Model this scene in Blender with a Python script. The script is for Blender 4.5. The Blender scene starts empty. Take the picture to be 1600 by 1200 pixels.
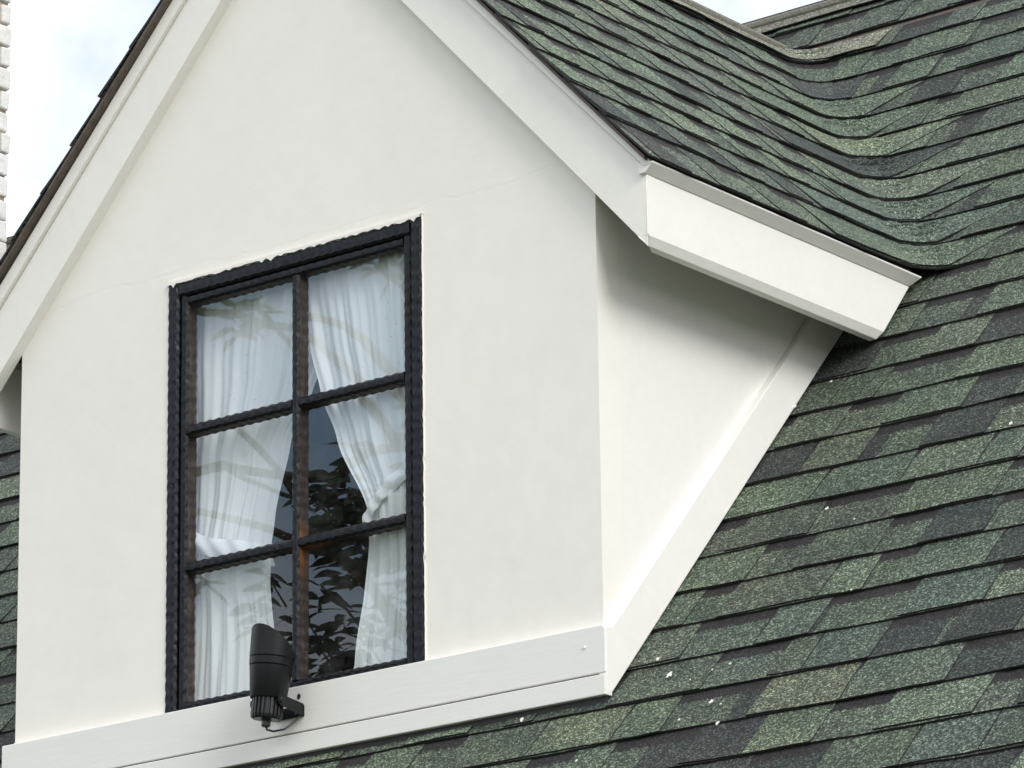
import bpy, bmesh, math, random
from mathutils import Vector, Matrix, noise
random.seed(7)
R = math.radians
scene = bpy.context.scene
COL = scene.collection

# ------------------------------------------------------------------ camera
cam_d = bpy.data.cameras.new('camera')
cam = bpy.data.objects.new('camera', cam_d)
COL.objects.link(cam)
scene.camera = cam
cr = Vector((0.7848750143, 0.6195162840, -0.0130685025))
cu = Vector((0.1916819037, -0.2226812471, 0.9558614491))
cf = Vector((-0.5892616224, 0.7527367641, 0.2935270077))
M = Matrix(((cr.x, cu.x, -cf.x, 7.59013), (cr.y, cu.y, -cf.y, -10.09074), (cr.z, cu.z, -cf.z, -3.17435), (0, 0, 0, 1)))
cam.matrix_world = M
cam_d.sensor_width = 36.0
cam_d.lens = 7359.88 / 1600 * 36
cam_d.clip_end = 2000
cam_d.clip_start = 0.1

# ------------------------------------------------------------------ sky, sun, exposure
SUN_EL, SUN_AZ = R(33), R(20)          # azimuth measured from +x towards -y
SD = Vector((math.cos(SUN_EL) * math.cos(SUN_AZ), -math.cos(SUN_EL) * math.sin(SUN_AZ), math.sin(SUN_EL)))
world = bpy.data.worlds.new('World')
scene.world = world
world.use_nodes = True
wn, wl = world.node_tree.nodes, world.node_tree.links
wn.clear()
wo = wn.new('ShaderNodeOutputWorld')
bg = wn.new('ShaderNodeBackground')
bg.inputs['Strength'].default_value = 0.1
sky = wn.new('ShaderNodeTexSky')
sky.sky_type = 'NISHITA'
sky.sun_disc = False
sky.sun_elevation = SUN_EL
sky.sun_rotation = math.atan2(SD.x, SD.y)
tc = wn.new('ShaderNodeTexCoord')
mp = wn.new('ShaderNodeMapping')
mp.inputs['Location'].default_value = (0.32, 0.1, 0.05)
nz = wn.new('ShaderNodeTexNoise')
nz.inputs['Scale'].default_value = 7.0
nz.inputs['Detail'].default_value = 6.0
nz.inputs['Roughness'].default_value = 0.55
rp = wn.new('ShaderNodeValToRGB')
rp.color_ramp.elements[0].position = 0.38
rp.color_ramp.elements[0].color = (0, 0, 0, 1)
rp.color_ramp.elements[1].position = 0.57
rp.color_ramp.elements[1].color = (1, 1, 1, 1)
mx = wn.new('ShaderNodeMix')
mx.data_type = 'RGBA'
sm = wn.new('ShaderNodeMix')           # thin veil: even the gaps are half cloud
sm.data_type = 'RGBA'
sm.inputs[0].default_value = 0.80
sm.inputs[7].default_value = (8.6, 9.7, 11.3, 1)
bm_ = wn.new('ShaderNodeMix')          # bluer opening high over the garden
bm_.data_type = 'RGBA'
bm_.inputs[7].default_value = (5.2, 8.6, 12.6, 1)
wl.new(tc.outputs['Generated'], mp.inputs[0])
wl.new(mp.outputs[0], nz.inputs['Vector'])
vd = wn.new('ShaderNodeVectorMath')
vd.operation = 'DISTANCE'
vd.inputs[1].default_value = (-0.62, -0.70, 0.34)
wl.new(tc.outputs['Generated'], vd.inputs[0])
mr = wn.new('ShaderNodeMapRange')
mr.inputs['From Min'].default_value = 0.0
mr.inputs['From Max'].default_value = 0.45
mr.inputs['To Min'].default_value = 0.17
mr.inputs['To Max'].default_value = 0.0
wl.new(vd.outputs['Value'], mr.inputs[0])
m5 = wn.new('ShaderNodeMath')
m5.operation = 'MULTIPLY'
m5.inputs[1].default_value = 5.0
wl.new(mr.outputs[0], m5.inputs[0])
wl.new(m5.outputs[0], bm_.inputs[0])
sb = wn.new('ShaderNodeMath')
sb.operation = 'SUBTRACT'
wl.new(nz.outputs[0], sb.inputs[0])
wl.new(mr.outputs[0], sb.inputs[1])
wl.new(sb.outputs[0], rp.inputs[0])
wl.new(rp.outputs[0], mx.inputs[0])
wl.new(sky.outputs[0], sm.inputs[6])
wl.new(sm.outputs[2], bm_.inputs[6])
wl.new(bm_.outputs[2], mx.inputs[6])
mx.inputs[7].default_value = (14.9, 14.8, 14.5, 1)
wl.new(mx.outputs[2], bg.inputs[0])
wl.new(bg.outputs[0], wo.inputs[0])

sun_d = bpy.data.lights.new('sun', 'SUN')
sun_d.energy = 2.1
sun_d.angle = R(26)
sun_d.color = (1.0, 0.98, 0.95)
sun = bpy.data.objects.new('sun', sun_d)
COL.objects.link(sun)
sun.rotation_euler = SD.to_track_quat('Z', 'Y').to_euler()
scene.view_settings.view_transform = 'Standard'
scene.view_settings.look = 'None'
scene.view_settings.exposure = 0.08
scene.view_settings.gamma = 1.0
scene.view_settings.use_curve_mapping = False
scene.cycles.max_bounces = 10
scene.cycles.transparent_max_bounces = 16


# ------------------------------------------------------------------ materials
def nodes(name):
    m = bpy.data.materials.new(name)
    m.use_nodes = True
    nt = m.node_tree
    return m, nt.nodes, nt.links, nt.nodes['Principled BSDF']


def bump(n, l, bsdf, height, strength, dist):
    b = n.new('ShaderNodeBump')
    b.inputs['Strength'].default_value = strength
    b.inputs['Distance'].default_value = dist
    l.new(height, b.inputs['Height'])
    l.new(b.outputs[0], bsdf.inputs['Normal'])
    return b


def noise_node(n, l, vec, scale, detail=4, rough=0.5):
    t = n.new('ShaderNodeTexNoise')
    t.inputs['Scale'].default_value = scale
    t.inputs['Detail'].default_value = detail
    t.inputs['Roughness'].default_value = rough
    l.new(vec, t.inputs['Vector'])
    return t


def ramp(n, l, fac, stops):
    r = n.new('ShaderNodeValToRGB')
    e = r.color_ramp.elements
    while len(e) < len(stops):
        e.new(0.5)
    for i, (p, c) in enumerate(stops):
        e[i].position = p
        e[i].color = (c[0], c[1], c[2], 1)
    l.new(fac, r.inputs[0])
    return r


def mathn(n, l, op, a, b=None, c=None):
    m = n.new('ShaderNodeMath')
    m.operation = op
    for i, v in enumerate((a, b, c)):
        if v is None:
            continue
        if isinstance(v, (int, float)):
            m.inputs[i].default_value = v
        else:
            l.new(v, m.inputs[i])
    return m.outputs[0]


def mixc(n, l, fac, a, b, mode='MIX'):
    m = n.new('ShaderNodeMix')
    m.data_type = 'RGBA'
    m.blend_type = mode
    for i, v in ((0, fac), (6, a), (7, b)):
        if isinstance(v, (int, float)):
            m.inputs[i].default_value = v
        elif isinstance(v, tuple):
            m.inputs[i].default_value = (v[0], v[1], v[2], 1)
        else:
            l.new(v, m.inputs[i])
    return m.outputs[2]


def paint_mat(name, base, stretch=(1, 1, 1), bstr=0.25, rough=0.55, speck=True):
    """white painted render / board: faint blotches, brushed streaks, tiny specks"""
    m, n, l, b = nodes(name)
    t = n.new('ShaderNodeTexCoord')
    mp_ = n.new('ShaderNodeMapping')
    mp_.inputs['Scale'].default_value = stretch
    l.new(t.outputs['Object'], mp_.inputs[0])
    big = noise_node(n, l, t.outputs['Object'], 2.2, 5, 0.6)
    st = noise_node(n, l, mp_.outputs[0], 26, 6, 0.65)
    c1 = ramp(n, l, big.outputs[0], [(0.3, tuple(x * 0.955 for x in base)), (0.7, base)])
    c2 = mixc(n, l, 0.5, c1.outputs[0], ramp(n, l, st.outputs[0], [(0.35, tuple(x * 0.94 for x in base)), (0.65, base)]).outputs[0])
    if speck:
        v = n.new('ShaderNodeTexVoronoi')
        v.inputs['Scale'].default_value = 7.5
        l.new(t.outputs['Object'], v.inputs['Vector'])
        sp = mathn(n, l, 'LESS_THAN', v.outputs['Distance'], 0.014)
        c2 = mixc(n, l, mathn(n, l, 'MULTIPLY', sp, 0.55), c2, (0.33, 0.32, 0.29))
    l.new(c2, b.inputs['Base Color'])
    b.inputs['Roughness'].default_value = rough
    b.inputs['Specular IOR Level'].default_value = 0.35
    h = mathn(n, l, 'ADD', st.outputs[0], mathn(n, l, 'MULTIPLY', big.outputs[0], 6.0))
    bump(n, l, b, h, bstr, 0.004)
    return m


def wall_mat():
    m, n, l, b = nodes('painted_render')
    base = (0.87, 0.84, 0.785)
    t = n.new('ShaderNodeTexCoord')
    ob = t.outputs['Object']
    big = noise_node(n, l, ob, 1.7, 5, 0.6)
    med = noise_node(n, l, ob, 14, 5, 0.6)
    fine = noise_node(n, l, ob, 160, 3, 0.6)
    c1 = ramp(n, l, big.outputs[0], [(0.3, tuple(x * 0.955 for x in base)), (0.7, base)])
    c2 = ramp(n, l, med.outputs[0], [(0.3, (0.975, 0.975, 0.97)), (0.6, (1, 1, 1))])
    col = mixc(n, l, 1.0, c1.outputs[0], c2.outputs[0], 'MULTIPLY')
    # hairline joints of the render, wandering
    sep = n.new('ShaderNodeSeparateXYZ')
    l.new(ob, sep.inputs[0])
    wob = noise_node(n, l, ob, 5, 4, 0.6)
    zz = mathn(n, l, 'ADD', sep.outputs['Z'], mathn(n, l, 'MULTIPLY', mathn(n, l, 'SUBTRACT', wob.outputs[0], 0.5), 0.10))
    d = mathn(n, l, 'ABSOLUTE', mathn(n, l, 'SUBTRACT', zz, 1.372))
    xm = mathn(n, l, 'ADD', sep.outputs['X'], mathn(n, l, 'MULTIPLY', mathn(n, l, 'SUBTRACT', wob.outputs[0], 0.5), 0.02))
    d2 = mathn(n, l, 'ABSOLUTE', mathn(n, l, 'SUBTRACT', xm, -0.085))
    ln = ramp(n, l, mathn(n, l, 'MULTIPLY', d, 60), [(0.0, (1, 1, 1)), (0.45, (0, 0, 0))])
    ln2 = ramp(n, l, mathn(n, l, 'MULTIPLY', d2, 120), [(0.0, (0.5, 0.5, 0.5)), (0.45, (0, 0, 0))])
    msk = ramp(n, l, med.outputs[0], [(0.35, (0.15, 0.15, 0.15)), (0.6, (1, 1, 1))])
    line = mathn(n, l, 'MULTIPLY', mathn(n, l, 'MAXIMUM', ln.outputs[0], ln2.outputs[0]), msk.outputs[0])
    col = mixc(n, l, mathn(n, l, 'MULTIPLY', line, 0.06), col, (0.45, 0.43, 0.38))
    v = n.new('ShaderNodeTexVoronoi')
    v.inputs['Scale'].default_value = 5.0
    l.new(ob, v.inputs['Vector'])
    sp = mathn(n, l, 'LESS_THAN', v.outputs['Distance'], 0.011)
    col = mixc(n, l, mathn(n, l, 'MULTIPLY', sp, 0.5), col, (0.35, 0.33, 0.29))
    l.new(col, b.inputs['Base Color'])
    b.inputs['Roughness'].default_value = 0.6
    b.inputs['Specular IOR Level'].default_value = 0.3
    h = mathn(n, l, 'ADD', mathn(n, l, 'MULTIPLY', big.outputs[0], 5.0), mathn(n, l, 'ADD', med.outputs[0], mathn(n, l, 'MULTIPLY', fine.outputs[0], 0.12)))
    h = mathn(n, l, 'SUBTRACT', h, mathn(n, l, 'MULTIPLY', line, 0.35))
    bump(n, l, b, h, 0.2, 0.004)
    return m


def shingle_mat():
    m, n, l, b = nodes('asphalt_shingle')
    a = n.new('ShaderNodeVertexColor')
    a.layer_name = 'Col'
    oc = n.new('ShaderNodeTexCoord')
    uv = n.new('ShaderNodeUVMap')
    uv.uv_map = 'UVMap'
    sep = n.new('ShaderNodeSeparateXYZ')
    l.new(uv.outputs[0], sep.inputs[0])
    pat = noise_node(n, l, uv.outputs[0], 5.5, 3, 0.6)
    patc = ramp(n, l, pat.outputs[0], [(0.3, (0.66, 0.70, 0.74)), (0.5, (0.9, 0.9, 0.9)), (0.72, (1.08, 1.07, 1.0))])
    col = mixc(n, l, 1.0, a.outputs[0], patc.outputs[0], 'MULTIPLY')
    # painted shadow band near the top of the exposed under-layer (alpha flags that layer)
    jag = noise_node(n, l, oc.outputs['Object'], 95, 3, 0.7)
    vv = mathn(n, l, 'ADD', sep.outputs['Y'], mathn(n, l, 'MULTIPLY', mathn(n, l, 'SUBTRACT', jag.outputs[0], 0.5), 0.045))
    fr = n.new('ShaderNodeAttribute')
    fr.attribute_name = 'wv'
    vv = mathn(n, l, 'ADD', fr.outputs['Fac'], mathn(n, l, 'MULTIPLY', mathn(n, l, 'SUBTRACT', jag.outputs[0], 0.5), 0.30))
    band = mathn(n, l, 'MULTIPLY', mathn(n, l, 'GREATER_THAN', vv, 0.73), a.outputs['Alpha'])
    # granules
    v1 = n.new('ShaderNodeTexVoronoi')
    v1.inputs['Scale'].default_value = 235
    l.new(oc.outputs['Object'], v1.inputs['Vector'])
    sx = n.new('ShaderNodeSeparateColor')
    l.new(v1.outputs['Color'], sx.inputs[0])
    g1 = ramp(n, l, sx.outputs[0], [(0.0, (0.14, 0.14, 0.16)), (0.35, (0.48, 0.48, 0.48)), (0.72, (1.08, 1.14, 1.06)), (1.0, (3.9, 4.0, 3.7))])
    g2 = noise_node(n, l, oc.outputs['Object'], 85, 3, 0.7)
    g2c = ramp(n, l, g2.outputs[0], [(0.3, (0.55, 0.55, 0.55)), (0.68, (1.45, 1.45, 1.4))])
    col = mixc(n, l, 0.80, col, g1.outputs[0], 'MULTIPLY')
    col = mixc(n, l, 0.8, col, g2c.outputs[0], 'MULTIPLY')
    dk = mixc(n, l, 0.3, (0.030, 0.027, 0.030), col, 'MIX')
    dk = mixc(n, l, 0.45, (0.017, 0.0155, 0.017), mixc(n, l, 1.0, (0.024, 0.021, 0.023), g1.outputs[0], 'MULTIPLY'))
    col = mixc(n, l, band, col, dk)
    hs = n.new('ShaderNodeHueSaturation')
    hs.inputs['Saturation'].default_value = 0.86
    l.new(col, hs.inputs['Color'])
    hsv = mathn(n, l, 'MULTIPLY_ADD', sx.outputs[1], 0.04, 0.472)
    l.new(hsv, hs.inputs['Hue'])
    l.new(hs.outputs[0], b.inputs['Base Color'])
    b.inputs['Roughness'].default_value = 0.8
    b.inputs['Specular IOR Level'].default_value = 0.3
    bump(n, l, b, mathn(n, l, 'ADD', sx.outputs[2], g2.outputs[0]), 0.5, 0.0015)
    return m


def simple(name, base, rough=0.5, metal=0.0, nscale=30, var=0.25, bstr=0.2, bdist=0.002, spec=0.5):
    m, n, l, b = nodes(name)
    t = n.new('ShaderNodeTexCoord')
    z = noise_node(n, l, t.outputs['Object'], nscale, 5, 0.6)
    r_ = ramp(n, l, z.outputs[0], [(0.3, tuple(x * (1 - var) for x in base)), (0.7, tuple(min(1, x * (1 + var)) for x in base))])
    l.new(r_.outputs[0], b.inputs['Base Color'])
    b.inputs['Roughness'].default_value = rough
    b.inputs['Metallic'].default_value = metal
    b.inputs['Specular IOR Level'].default_value = spec
    bump(n, l, b, z.outputs[0], bstr, bdist)
    return m


def black_wood():
    m, n, l, b = nodes('black_painted_timber')
    t = n.new('ShaderNodeTexCoord')
    ob = t.outputs['Object']
    z = noise_node(n, l, ob, 38, 5, 0.65)
    c = ramp(n, l, z.outputs[0], [(0.3, (0.003, 0.0035, 0.005)), (0.7, (0.008, 0.009, 0.013))])
    g = noise_node(n, l, ob, 75, 4, 0.7)
    fl = ramp(n, l, g.outputs[0], [(0.69, (0, 0, 0)), (0.73, (1, 1, 1))])
    col = mixc(n, l, mathn(n, l, 'MULTIPLY', fl.outputs[0], 0.55), c.outputs[0], (0.42, 0.40, 0.35))
    l.new(col, b.inputs['Base Color'])
    b.inputs['Roughness'].default_value = 0.38
    h = noise_node(n, l, ob, 22, 3, 0.5)
    b.inputs['Specular IOR Level'].default_value = 0.26
    bump(n, l, b, mathn(n, l, 'ADD', h.outputs[0], mathn(n, l, 'MULTIPLY', z.outputs[0], 0.4)), 0.6, 0.005)
    return m


def brown_wood():
    m, n, l, b = nodes('weathered_brown_timber')
    t = n.new('ShaderNodeTexCoord')
    mp_ = n.new('ShaderNodeMapping')
    mp_.inputs['Scale'].default_value = (1, 1, 0.35)
    l.new(t.outputs['Object'], mp_.inputs[0])
    z = noise_node(n, l, mp_.outputs[0], 60, 6, 0.7)
    c = ramp(n, l, z.outputs[0], [(0.3, (0.014, 0.010, 0.009)), (0.55, (0.035, 0.024, 0.019)), (0.72, (0.12, 0.095, 0.08))])
    # rust coloured streak around the middle crossing
    sep = n.new('ShaderNodeVectorMath')
    sep.operation = 'DISTANCE'
    sep.inputs[1].default_value = (-1.09, 0.012, 0.418)
    l.new(t.outputs['Object'], sep.inputs[0])
    rs = ramp(n, l, sep.outputs['Value'], [(0.02, (0.7, 0.7, 0.7)), (0.10, (0, 0, 0))])
    col = mixc(n, l, mathn(n, l, 'MULTIPLY', rs.outputs[0], z.outputs[0]), c.outputs[0], (0.45, 0.15, 0.02))
    l.new(col, b.inputs['Base Color'])
    b.inputs['Roughness'].default_value = 0.6
    bump(n, l, b, z.outputs[0], 0.5, 0.003)
    return m


def glass_mat():
    m, n, l, b = nodes('window_glass')
    n.remove(b)
    out = n['Material Output']
    tr = n.new('ShaderNodeBsdfTransparent')
    tr.inputs[0].default_value = (0.975, 0.99, 0.995, 1)
    gl = n.new('ShaderNodeBsdfGlossy')
    gl.inputs['Roughness'].default_value = 0.0
    t = n.new('ShaderNodeTexCoord')
    z = noise_node(n, l, t.outputs['Object'], 2.2, 1, 0.4)
    bp = n.new('ShaderNodeBump')
    bp.inputs['Strength'].default_value = 0.25
    bp.inputs['Distance'].default_value = 0.006
    l.new(z.outputs[0], bp.inputs['Height'])
    l.new(bp.outputs[0], gl.inputs['Normal'])
    # two glass faces, the same seen from either side
    ge = n.new('ShaderNodeNewGeometry')
    dt = n.new('ShaderNodeVectorMath')
    dt.operation = 'DOT_PRODUCT'
    l.new(ge.outputs['Normal'], dt.inputs[0])
    l.new(ge.outputs['Incoming'], dt.inputs[1])
    cs = mathn(n, l, 'SUBTRACT', 1.0, mathn(n, l, 'ABSOLUTE', dt.outputs['Value']))
    f2 = mathn(n, l, 'MULTIPLY_ADD', mathn(n, l, 'POWER', cs, 5.0), 0.85, 0.11)
    mx_ = n.new('ShaderNodeMixShader')
    l.new(f2, mx_.inputs[0])
    l.new(tr.outputs[0], mx_.inputs[1])
    l.new(gl.outputs[0], mx_.inputs[2])
    # dust and dried drops
    df = n.new('ShaderNodeBsdfDiffuse')
    df.inputs[0].default_value = (0.7, 0.72, 0.7, 1)
    d = noise_node(n, l, t.outputs['Object'], 9, 6, 0.75)
    v = n.new('ShaderNodeTexVoronoi')
    v.inputs['Scale'].default_value = 38
    l.new(t.outputs['Object'], v.inputs['Vector'])
    sp = mathn(n, l, 'MULTIPLY', mathn(n, l, 'LESS_THAN', v.outputs['Distance'], 0.06), 0.35)
    dd = ramp(n, l, d.outputs[0], [(0.45, (0.004,) * 3), (0.8, (0.06,) * 3)])
    m2 = n.new('ShaderNodeMixShader')
    l.new(mathn(n, l, 'ADD', dd.outputs[0], sp), m2.inputs[0])
    l.new(mx_.outputs[0], m2.inputs[1])
    l.new(df.outputs[0], m2.inputs[2])
    l.new(m2.outputs[0], out.inputs[0])
    return m


def cloth_mat():
    m, n, l, b = nodes('sheer_white_cloth')
    out = n['Material Output']
    b.inputs['Base Color'].default_value = (0.80, 0.835, 0.85, 1)
    b.inputs['Roughness'].default_value = 0.8
    b.inputs['Specular IOR Level'].default_value = 0.1
    tl = n.new('ShaderNodeBsdfTranslucent')
    tl.inputs[0].default_value = (0.95, 0.96, 0.97, 1)
    t = n.new('ShaderNodeTexCoord')
    mp_ = n.new('ShaderNodeMapping')
    mp_.inputs['Scale'].default_value = (1, 1, 0.12)
    l.new(t.outputs['Object'], mp_.inputs[0])
    z = noise_node(n, l, mp_.outputs[0], 60, 4, 0.6)
    bump(n, l, b, z.outputs[0], 0.3, 0.003)
    ms = n.new('ShaderNodeMixShader')
    ms.inputs[0].default_value = 0.10
    l.new(b.outputs[0], ms.inputs[1])
    l.new(tl.outputs[0], ms.inputs[2])
    l.new(ms.outputs[0], out.inputs[0])
    return m


def leaf_mat():
    m, n, l, b = nodes('leaf_green')
    a = n.new('ShaderNodeVertexColor')
    a.layer_name = 'Col'
    l.new(a.outputs[0], b.inputs['Base Color'])
    b.inputs['Roughness'].default_value = 0.45
    return m


MW = wall_mat()
MTRIM = paint_mat('trim_paint', (0.855, 0.83, 0.78), (1, 1, 1), 0.15)
MBOARD = paint_mat('brushed_board_paint', (0.815, 0.80, 0.76), (0.4, 1, 7), 0.12)
MSIDE = paint_mat('side_paint', (0.84, 0.822, 0.785), (1, 1, 1), 0.2, speck=False)
MSH = shingle_mat()
MDECK = simple('brown_roof_edge', (0.10, 0.078, 0.064), 0.7, 0, 40, 0.3, 0.4)
MBK = black_wood()
MBR = brown_wood()
MGL = glass_mat()
MCL = cloth_mat()
MLF = leaf_mat()
MBARK = simple('bark', (0.16, 0.13, 0.10), 0.9, 0, 25, 0.5, 0.8, 0.01)
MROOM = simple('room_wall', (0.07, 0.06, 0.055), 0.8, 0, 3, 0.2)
MBRICK = simple('white_painted_brick', (0.66, 0.65, 0.625), 0.7, 0, 22, 0.07, 0.8, 0.012)
MMORT = simple('mortar', (0.33, 0.27, 0.21), 0.9, 0, 40, 0.3, 0.8, 0.01)
MLAMP = simple('black_powder_coat', (0.005, 0.0055, 0.007), 0.42, 0.0, 400, 0.15, 0.25, 0.0005, 0.3)
MLAMP2 = simple('black_plastic', (0.012, 0.012, 0.014), 0.3, 0.0, 200, 0.15, 0.1, 0.0005)
MBRASS = simple('dull_brass', (0.42, 0.38, 0.22), 0.4, 0.8, 60, 0.2)
MLENS = simple('lens', (0.5, 0.5, 0.5), 0.1, 0, 20, 0.05)
MDROP = simple('dried_dropping', (0.75, 0.74, 0.68), 0.8, 0, 90, 0.15)
MSCREW = simple('dark_screw', (0.03, 0.03, 0.03), 0.4, 0.6, 100, 0.1)
MHOUSE = simple('lower_house_paint', (0.72, 0.71, 0.67), 0.8, 0, 6, 0.05)
MGROUND = simple('lawn', (0.07, 0.085, 0.04), 0.95, 0, 4, 0.4, 0.8, 0.03)


# ------------------------------------------------------------------ object helpers
def setp(o, label=None, cat=None, group=None, kind=None):
    for k, v in (('label', label), ('category', cat), ('group', group), ('kind', kind)):
        if v:
            o[k] = v
    return o


def empty(name, loc=(0, 0, 0)):
    o = bpy.data.objects.new(name, None)
    o.location = loc
    o.empty_display_size = 0.1
    COL.objects.link(o)
    return o


def link(name, me, mats, parent=None, smooth=False, bevel=0.0):
    for m in (mats if isinstance(mats, (list, tuple)) else [mats]):
        me.materials.append(m)
    if smooth:
        for p in me.polygons:
            p.use_smooth = True
    o = bpy.data.objects.new(name, me)
    COL.objects.link(o)
    if parent:
        o.parent = parent
        pm = Matrix.Translation(parent.location)
        o.matrix_parent_inverse = pm.inverted()
    if bevel:
        b = o.modifiers.new('Bevel', 'BEVEL')
        b.width = bevel
        b.segments = 2
        b.limit_method = 'ANGLE'
        b.angle_limit = R(35)
    return o


class MB:
    def __init__(s):
        s.v, s.f, s.mi, s.uv, s.col, s.wv = [], [], [], [], [], []

    def face(s, pts, mi=0):
        i = len(s.v)
        s.v += [tuple(p) for p in pts]
        s.f.append(tuple(range(i, i + len(pts))))
        s.mi.append(mi)

    def box(s, a, b, mi=0):
        x0, y0, z0 = a
        x1, y1, z1 = b
        i = len(s.v)
        s.v += [(x0, y0, z0), (x1, y0, z0), (x1, y1, z0), (x0, y1, z0), (x0, y0, z1), (x1, y0, z1), (x1, y1, z1), (x0, y1, z1)]
        for f in ((0, 3, 2, 1), (4, 5, 6, 7), (0, 1, 5, 4), (1, 2, 6, 5), (2, 3, 7, 6), (3, 0, 4, 7)):
            s.f.append(tuple(i + k for k in f))
            s.mi.append(mi)

    def prism(s, poly, vec, mi=0):
        """closed solid from a planar polygon pushed along vec"""
        n = len(poly)
        i = len(s.v)
        s.v += [tuple(p) for p in poly] + [tuple(Vector(p) + Vector(vec)) for p in poly]
        s.f.append(tuple(range(i + n - 1, i - 1, -1)))
        s.f.append(tuple(range(i + n, i + 2 * n)))
        s.mi += [mi, mi]
        for k in range(n):
            k2 = (k + 1) % n
            s.f.append((i + k, i + k2, i + n + k2, i + n + k))
            s.mi.append(mi)

    def grid(s, P, mi=0):
        i = len(s.v)
        a, b = len(P), len(P[0])
        for row in P:
            s.v += [tuple(p) for p in row]
        for r in range(a - 1):
            for c in range(b - 1):
                s.f.append((i + r * b + c, i + r * b + c + 1, i + (r + 1) * b + c + 1, i + (r + 1) * b + c))
                s.mi.append(mi)

    def tube(s, pts, rads, seg=10, mi=0, cap=True, prof=None):
        pts = [Vector(p) for p in pts]
        i = len(s.v)
        up = None
        for k, p in enumerate(pts):
            d = (pts[min(k + 1, len(pts) - 1)] - pts[max(k - 1, 0)]).normalized()
            if up is None:
                up = d.orthogonal().normalized()
            up = (up - d * up.dot(d)).normalized()
            q = d.cross(up)
            rr = rads[k] if isinstance(rads, (list, tuple)) else rads
            for j in range(seg):
                a = 2 * math.pi * j / seg
                r2 = rr * (prof(a, k) if prof else 1)
                s.v.append(tuple(p + (up * math.cos(a) + q * math.sin(a)) * r2))
        for k in range(len(pts) - 1):
            for j in range(seg):
                j2 = (j + 1) % seg
                s.f.append((i + k * seg + j, i + k * seg + j2, i + (k + 1) * seg + j2, i + (k + 1) * seg + j))
                s.mi.append(mi)
        if cap:
            s.f.append(tuple(i + j for j in range(seg - 1, -1, -1)))
            s.f.append(tuple(i + (len(pts) - 1) * seg + j for j in range(seg)))
            s.mi += [mi, mi]

    def build(s, name, mats, parent=None, smooth=False, bevel=0.0, fixn=True):
        me = bpy.data.meshes.new(name)
        me.from_pydata(s.v, [], s.f)
        me.polygons.foreach_set('material_index', s.mi)
        if fixn:
            bm = bmesh.new()
            bm.from_mesh(me)
            bmesh.ops.remove_doubles(bm, verts=bm.verts, dist=1e-5)
            bmesh.ops.recalc_face_normals(bm, faces=bm.faces)
            bm.to_mesh(me)
            bm.free()
        me.update()
        return link(name, me, mats, parent, smooth, bevel)


# ------------------------------------------------------------------ ground
g = MB()
g.face([(-400, -400, -5.0), (400, -400, -5.0), (400, 400, -5.0), (-400, 400, -5.0)])
setp(g.build('ground', MGROUND, fixn=False), kind='structure')

# ------------------------------------------------------------------ the house
CX = -1.1235                     # ridge of the dormer
SM, SDm = 1.111, 1.062            # main and dormer roof slopes
ZE, XE = 1.290, 0.250            # dormer eave of shingles
RY = 2.893                       # main ridge
house = empty('house', (0, 0, -5.0))
setp(house, 'white painted house with a gabled dormer in its green shingle roof', 'house')


def ym(z):
    return (z + 0.214) / SM


def xd(z):
    return XE + (ZE - z) / SDm


RF = 0.12


def S(k_z, t, z, side=1):
    """roof surface point at height z, run parameter t, for the course whose lower edge is at k_z"""
    if k_z < ZE - 0.03 or k_z > 2.70:
        return Vector((t, ym(z), z))
    xk = xd(k_z)
    ta = ym(k_z) - RF
    tb = ta + math.pi / 2 * RF
    X0, Y0 = xd(z), ym(z)
    if t <= ta:
        p = Vector((X0, t, z))
    elif t >= tb:
        p = Vector((xk + RF + (t - tb), Y0, z))
    else:
        l1 = max(0.0, Y0 - RF - ta)
        l3 = max(0.0, xk - X0)
        L = l1 + math.pi / 2 * RF + l3
        q = (t - ta) / (tb - ta) * L
        if q < l1:
            p = Vector((X0, ta + q, z))
        elif q < l1 + math.pi / 2 * RF:
            a = (q - l1) / RF
            p = Vector((X0 + RF - RF * math.cos(a), Y0 - RF + RF * math.sin(a), z))
        else:
            p = Vector((X0 + RF + q - l1 - math.pi / 2 * RF, Y0, z))
    if side < 0:
        p.x = 2 * CX - p.x
    return p


def Nrm(kz, t, z, side):
    e = 0.004
    a = S(kz, t + e, z, side) - S(kz, t - e, z, side)
    b = S(kz, t, z + e, side) - S(kz, t, z - e, side)
    n = a.cross(b)
    if n.length < 1e-9:
        return Vector((0, -0.743, 0.669))
    n.normalize()
    return n if n.z > 0 else -n


PAL = [((0.088, 0.116, 0.085), 6), ((0.102, 0.134, 0.096), 4.5), ((0.074, 0.096, 0.074), 4), ((0.118, 0.145, 0.098), 2),
       ((0.040, 0.050, 0.048), 2.4), ((0.080, 0.110, 0.086), 3), ((0.095, 0.108, 0.080), 0.7)]
PALB = [((0.082, 0.107, 0.081), 5), ((0.068, 0.088, 0.070), 4), ((0.043, 0.053, 0.051), 2.4), ((0.094, 0.118, 0.088), 3)]
TAN = [((0.165, 0.160, 0.128), 3), ((0.145, 0.148, 0.118), 2), ((0.180, 0.168, 0.135), 1)]


def pick(pal):
    c = random.choices([p[0] for p in pal], [p[1] for p in pal])[0]
    j = random.uniform(0.78, 0.92)
    return tuple(x * j * random.uniform(0.96, 1.04) for x in c)


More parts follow.
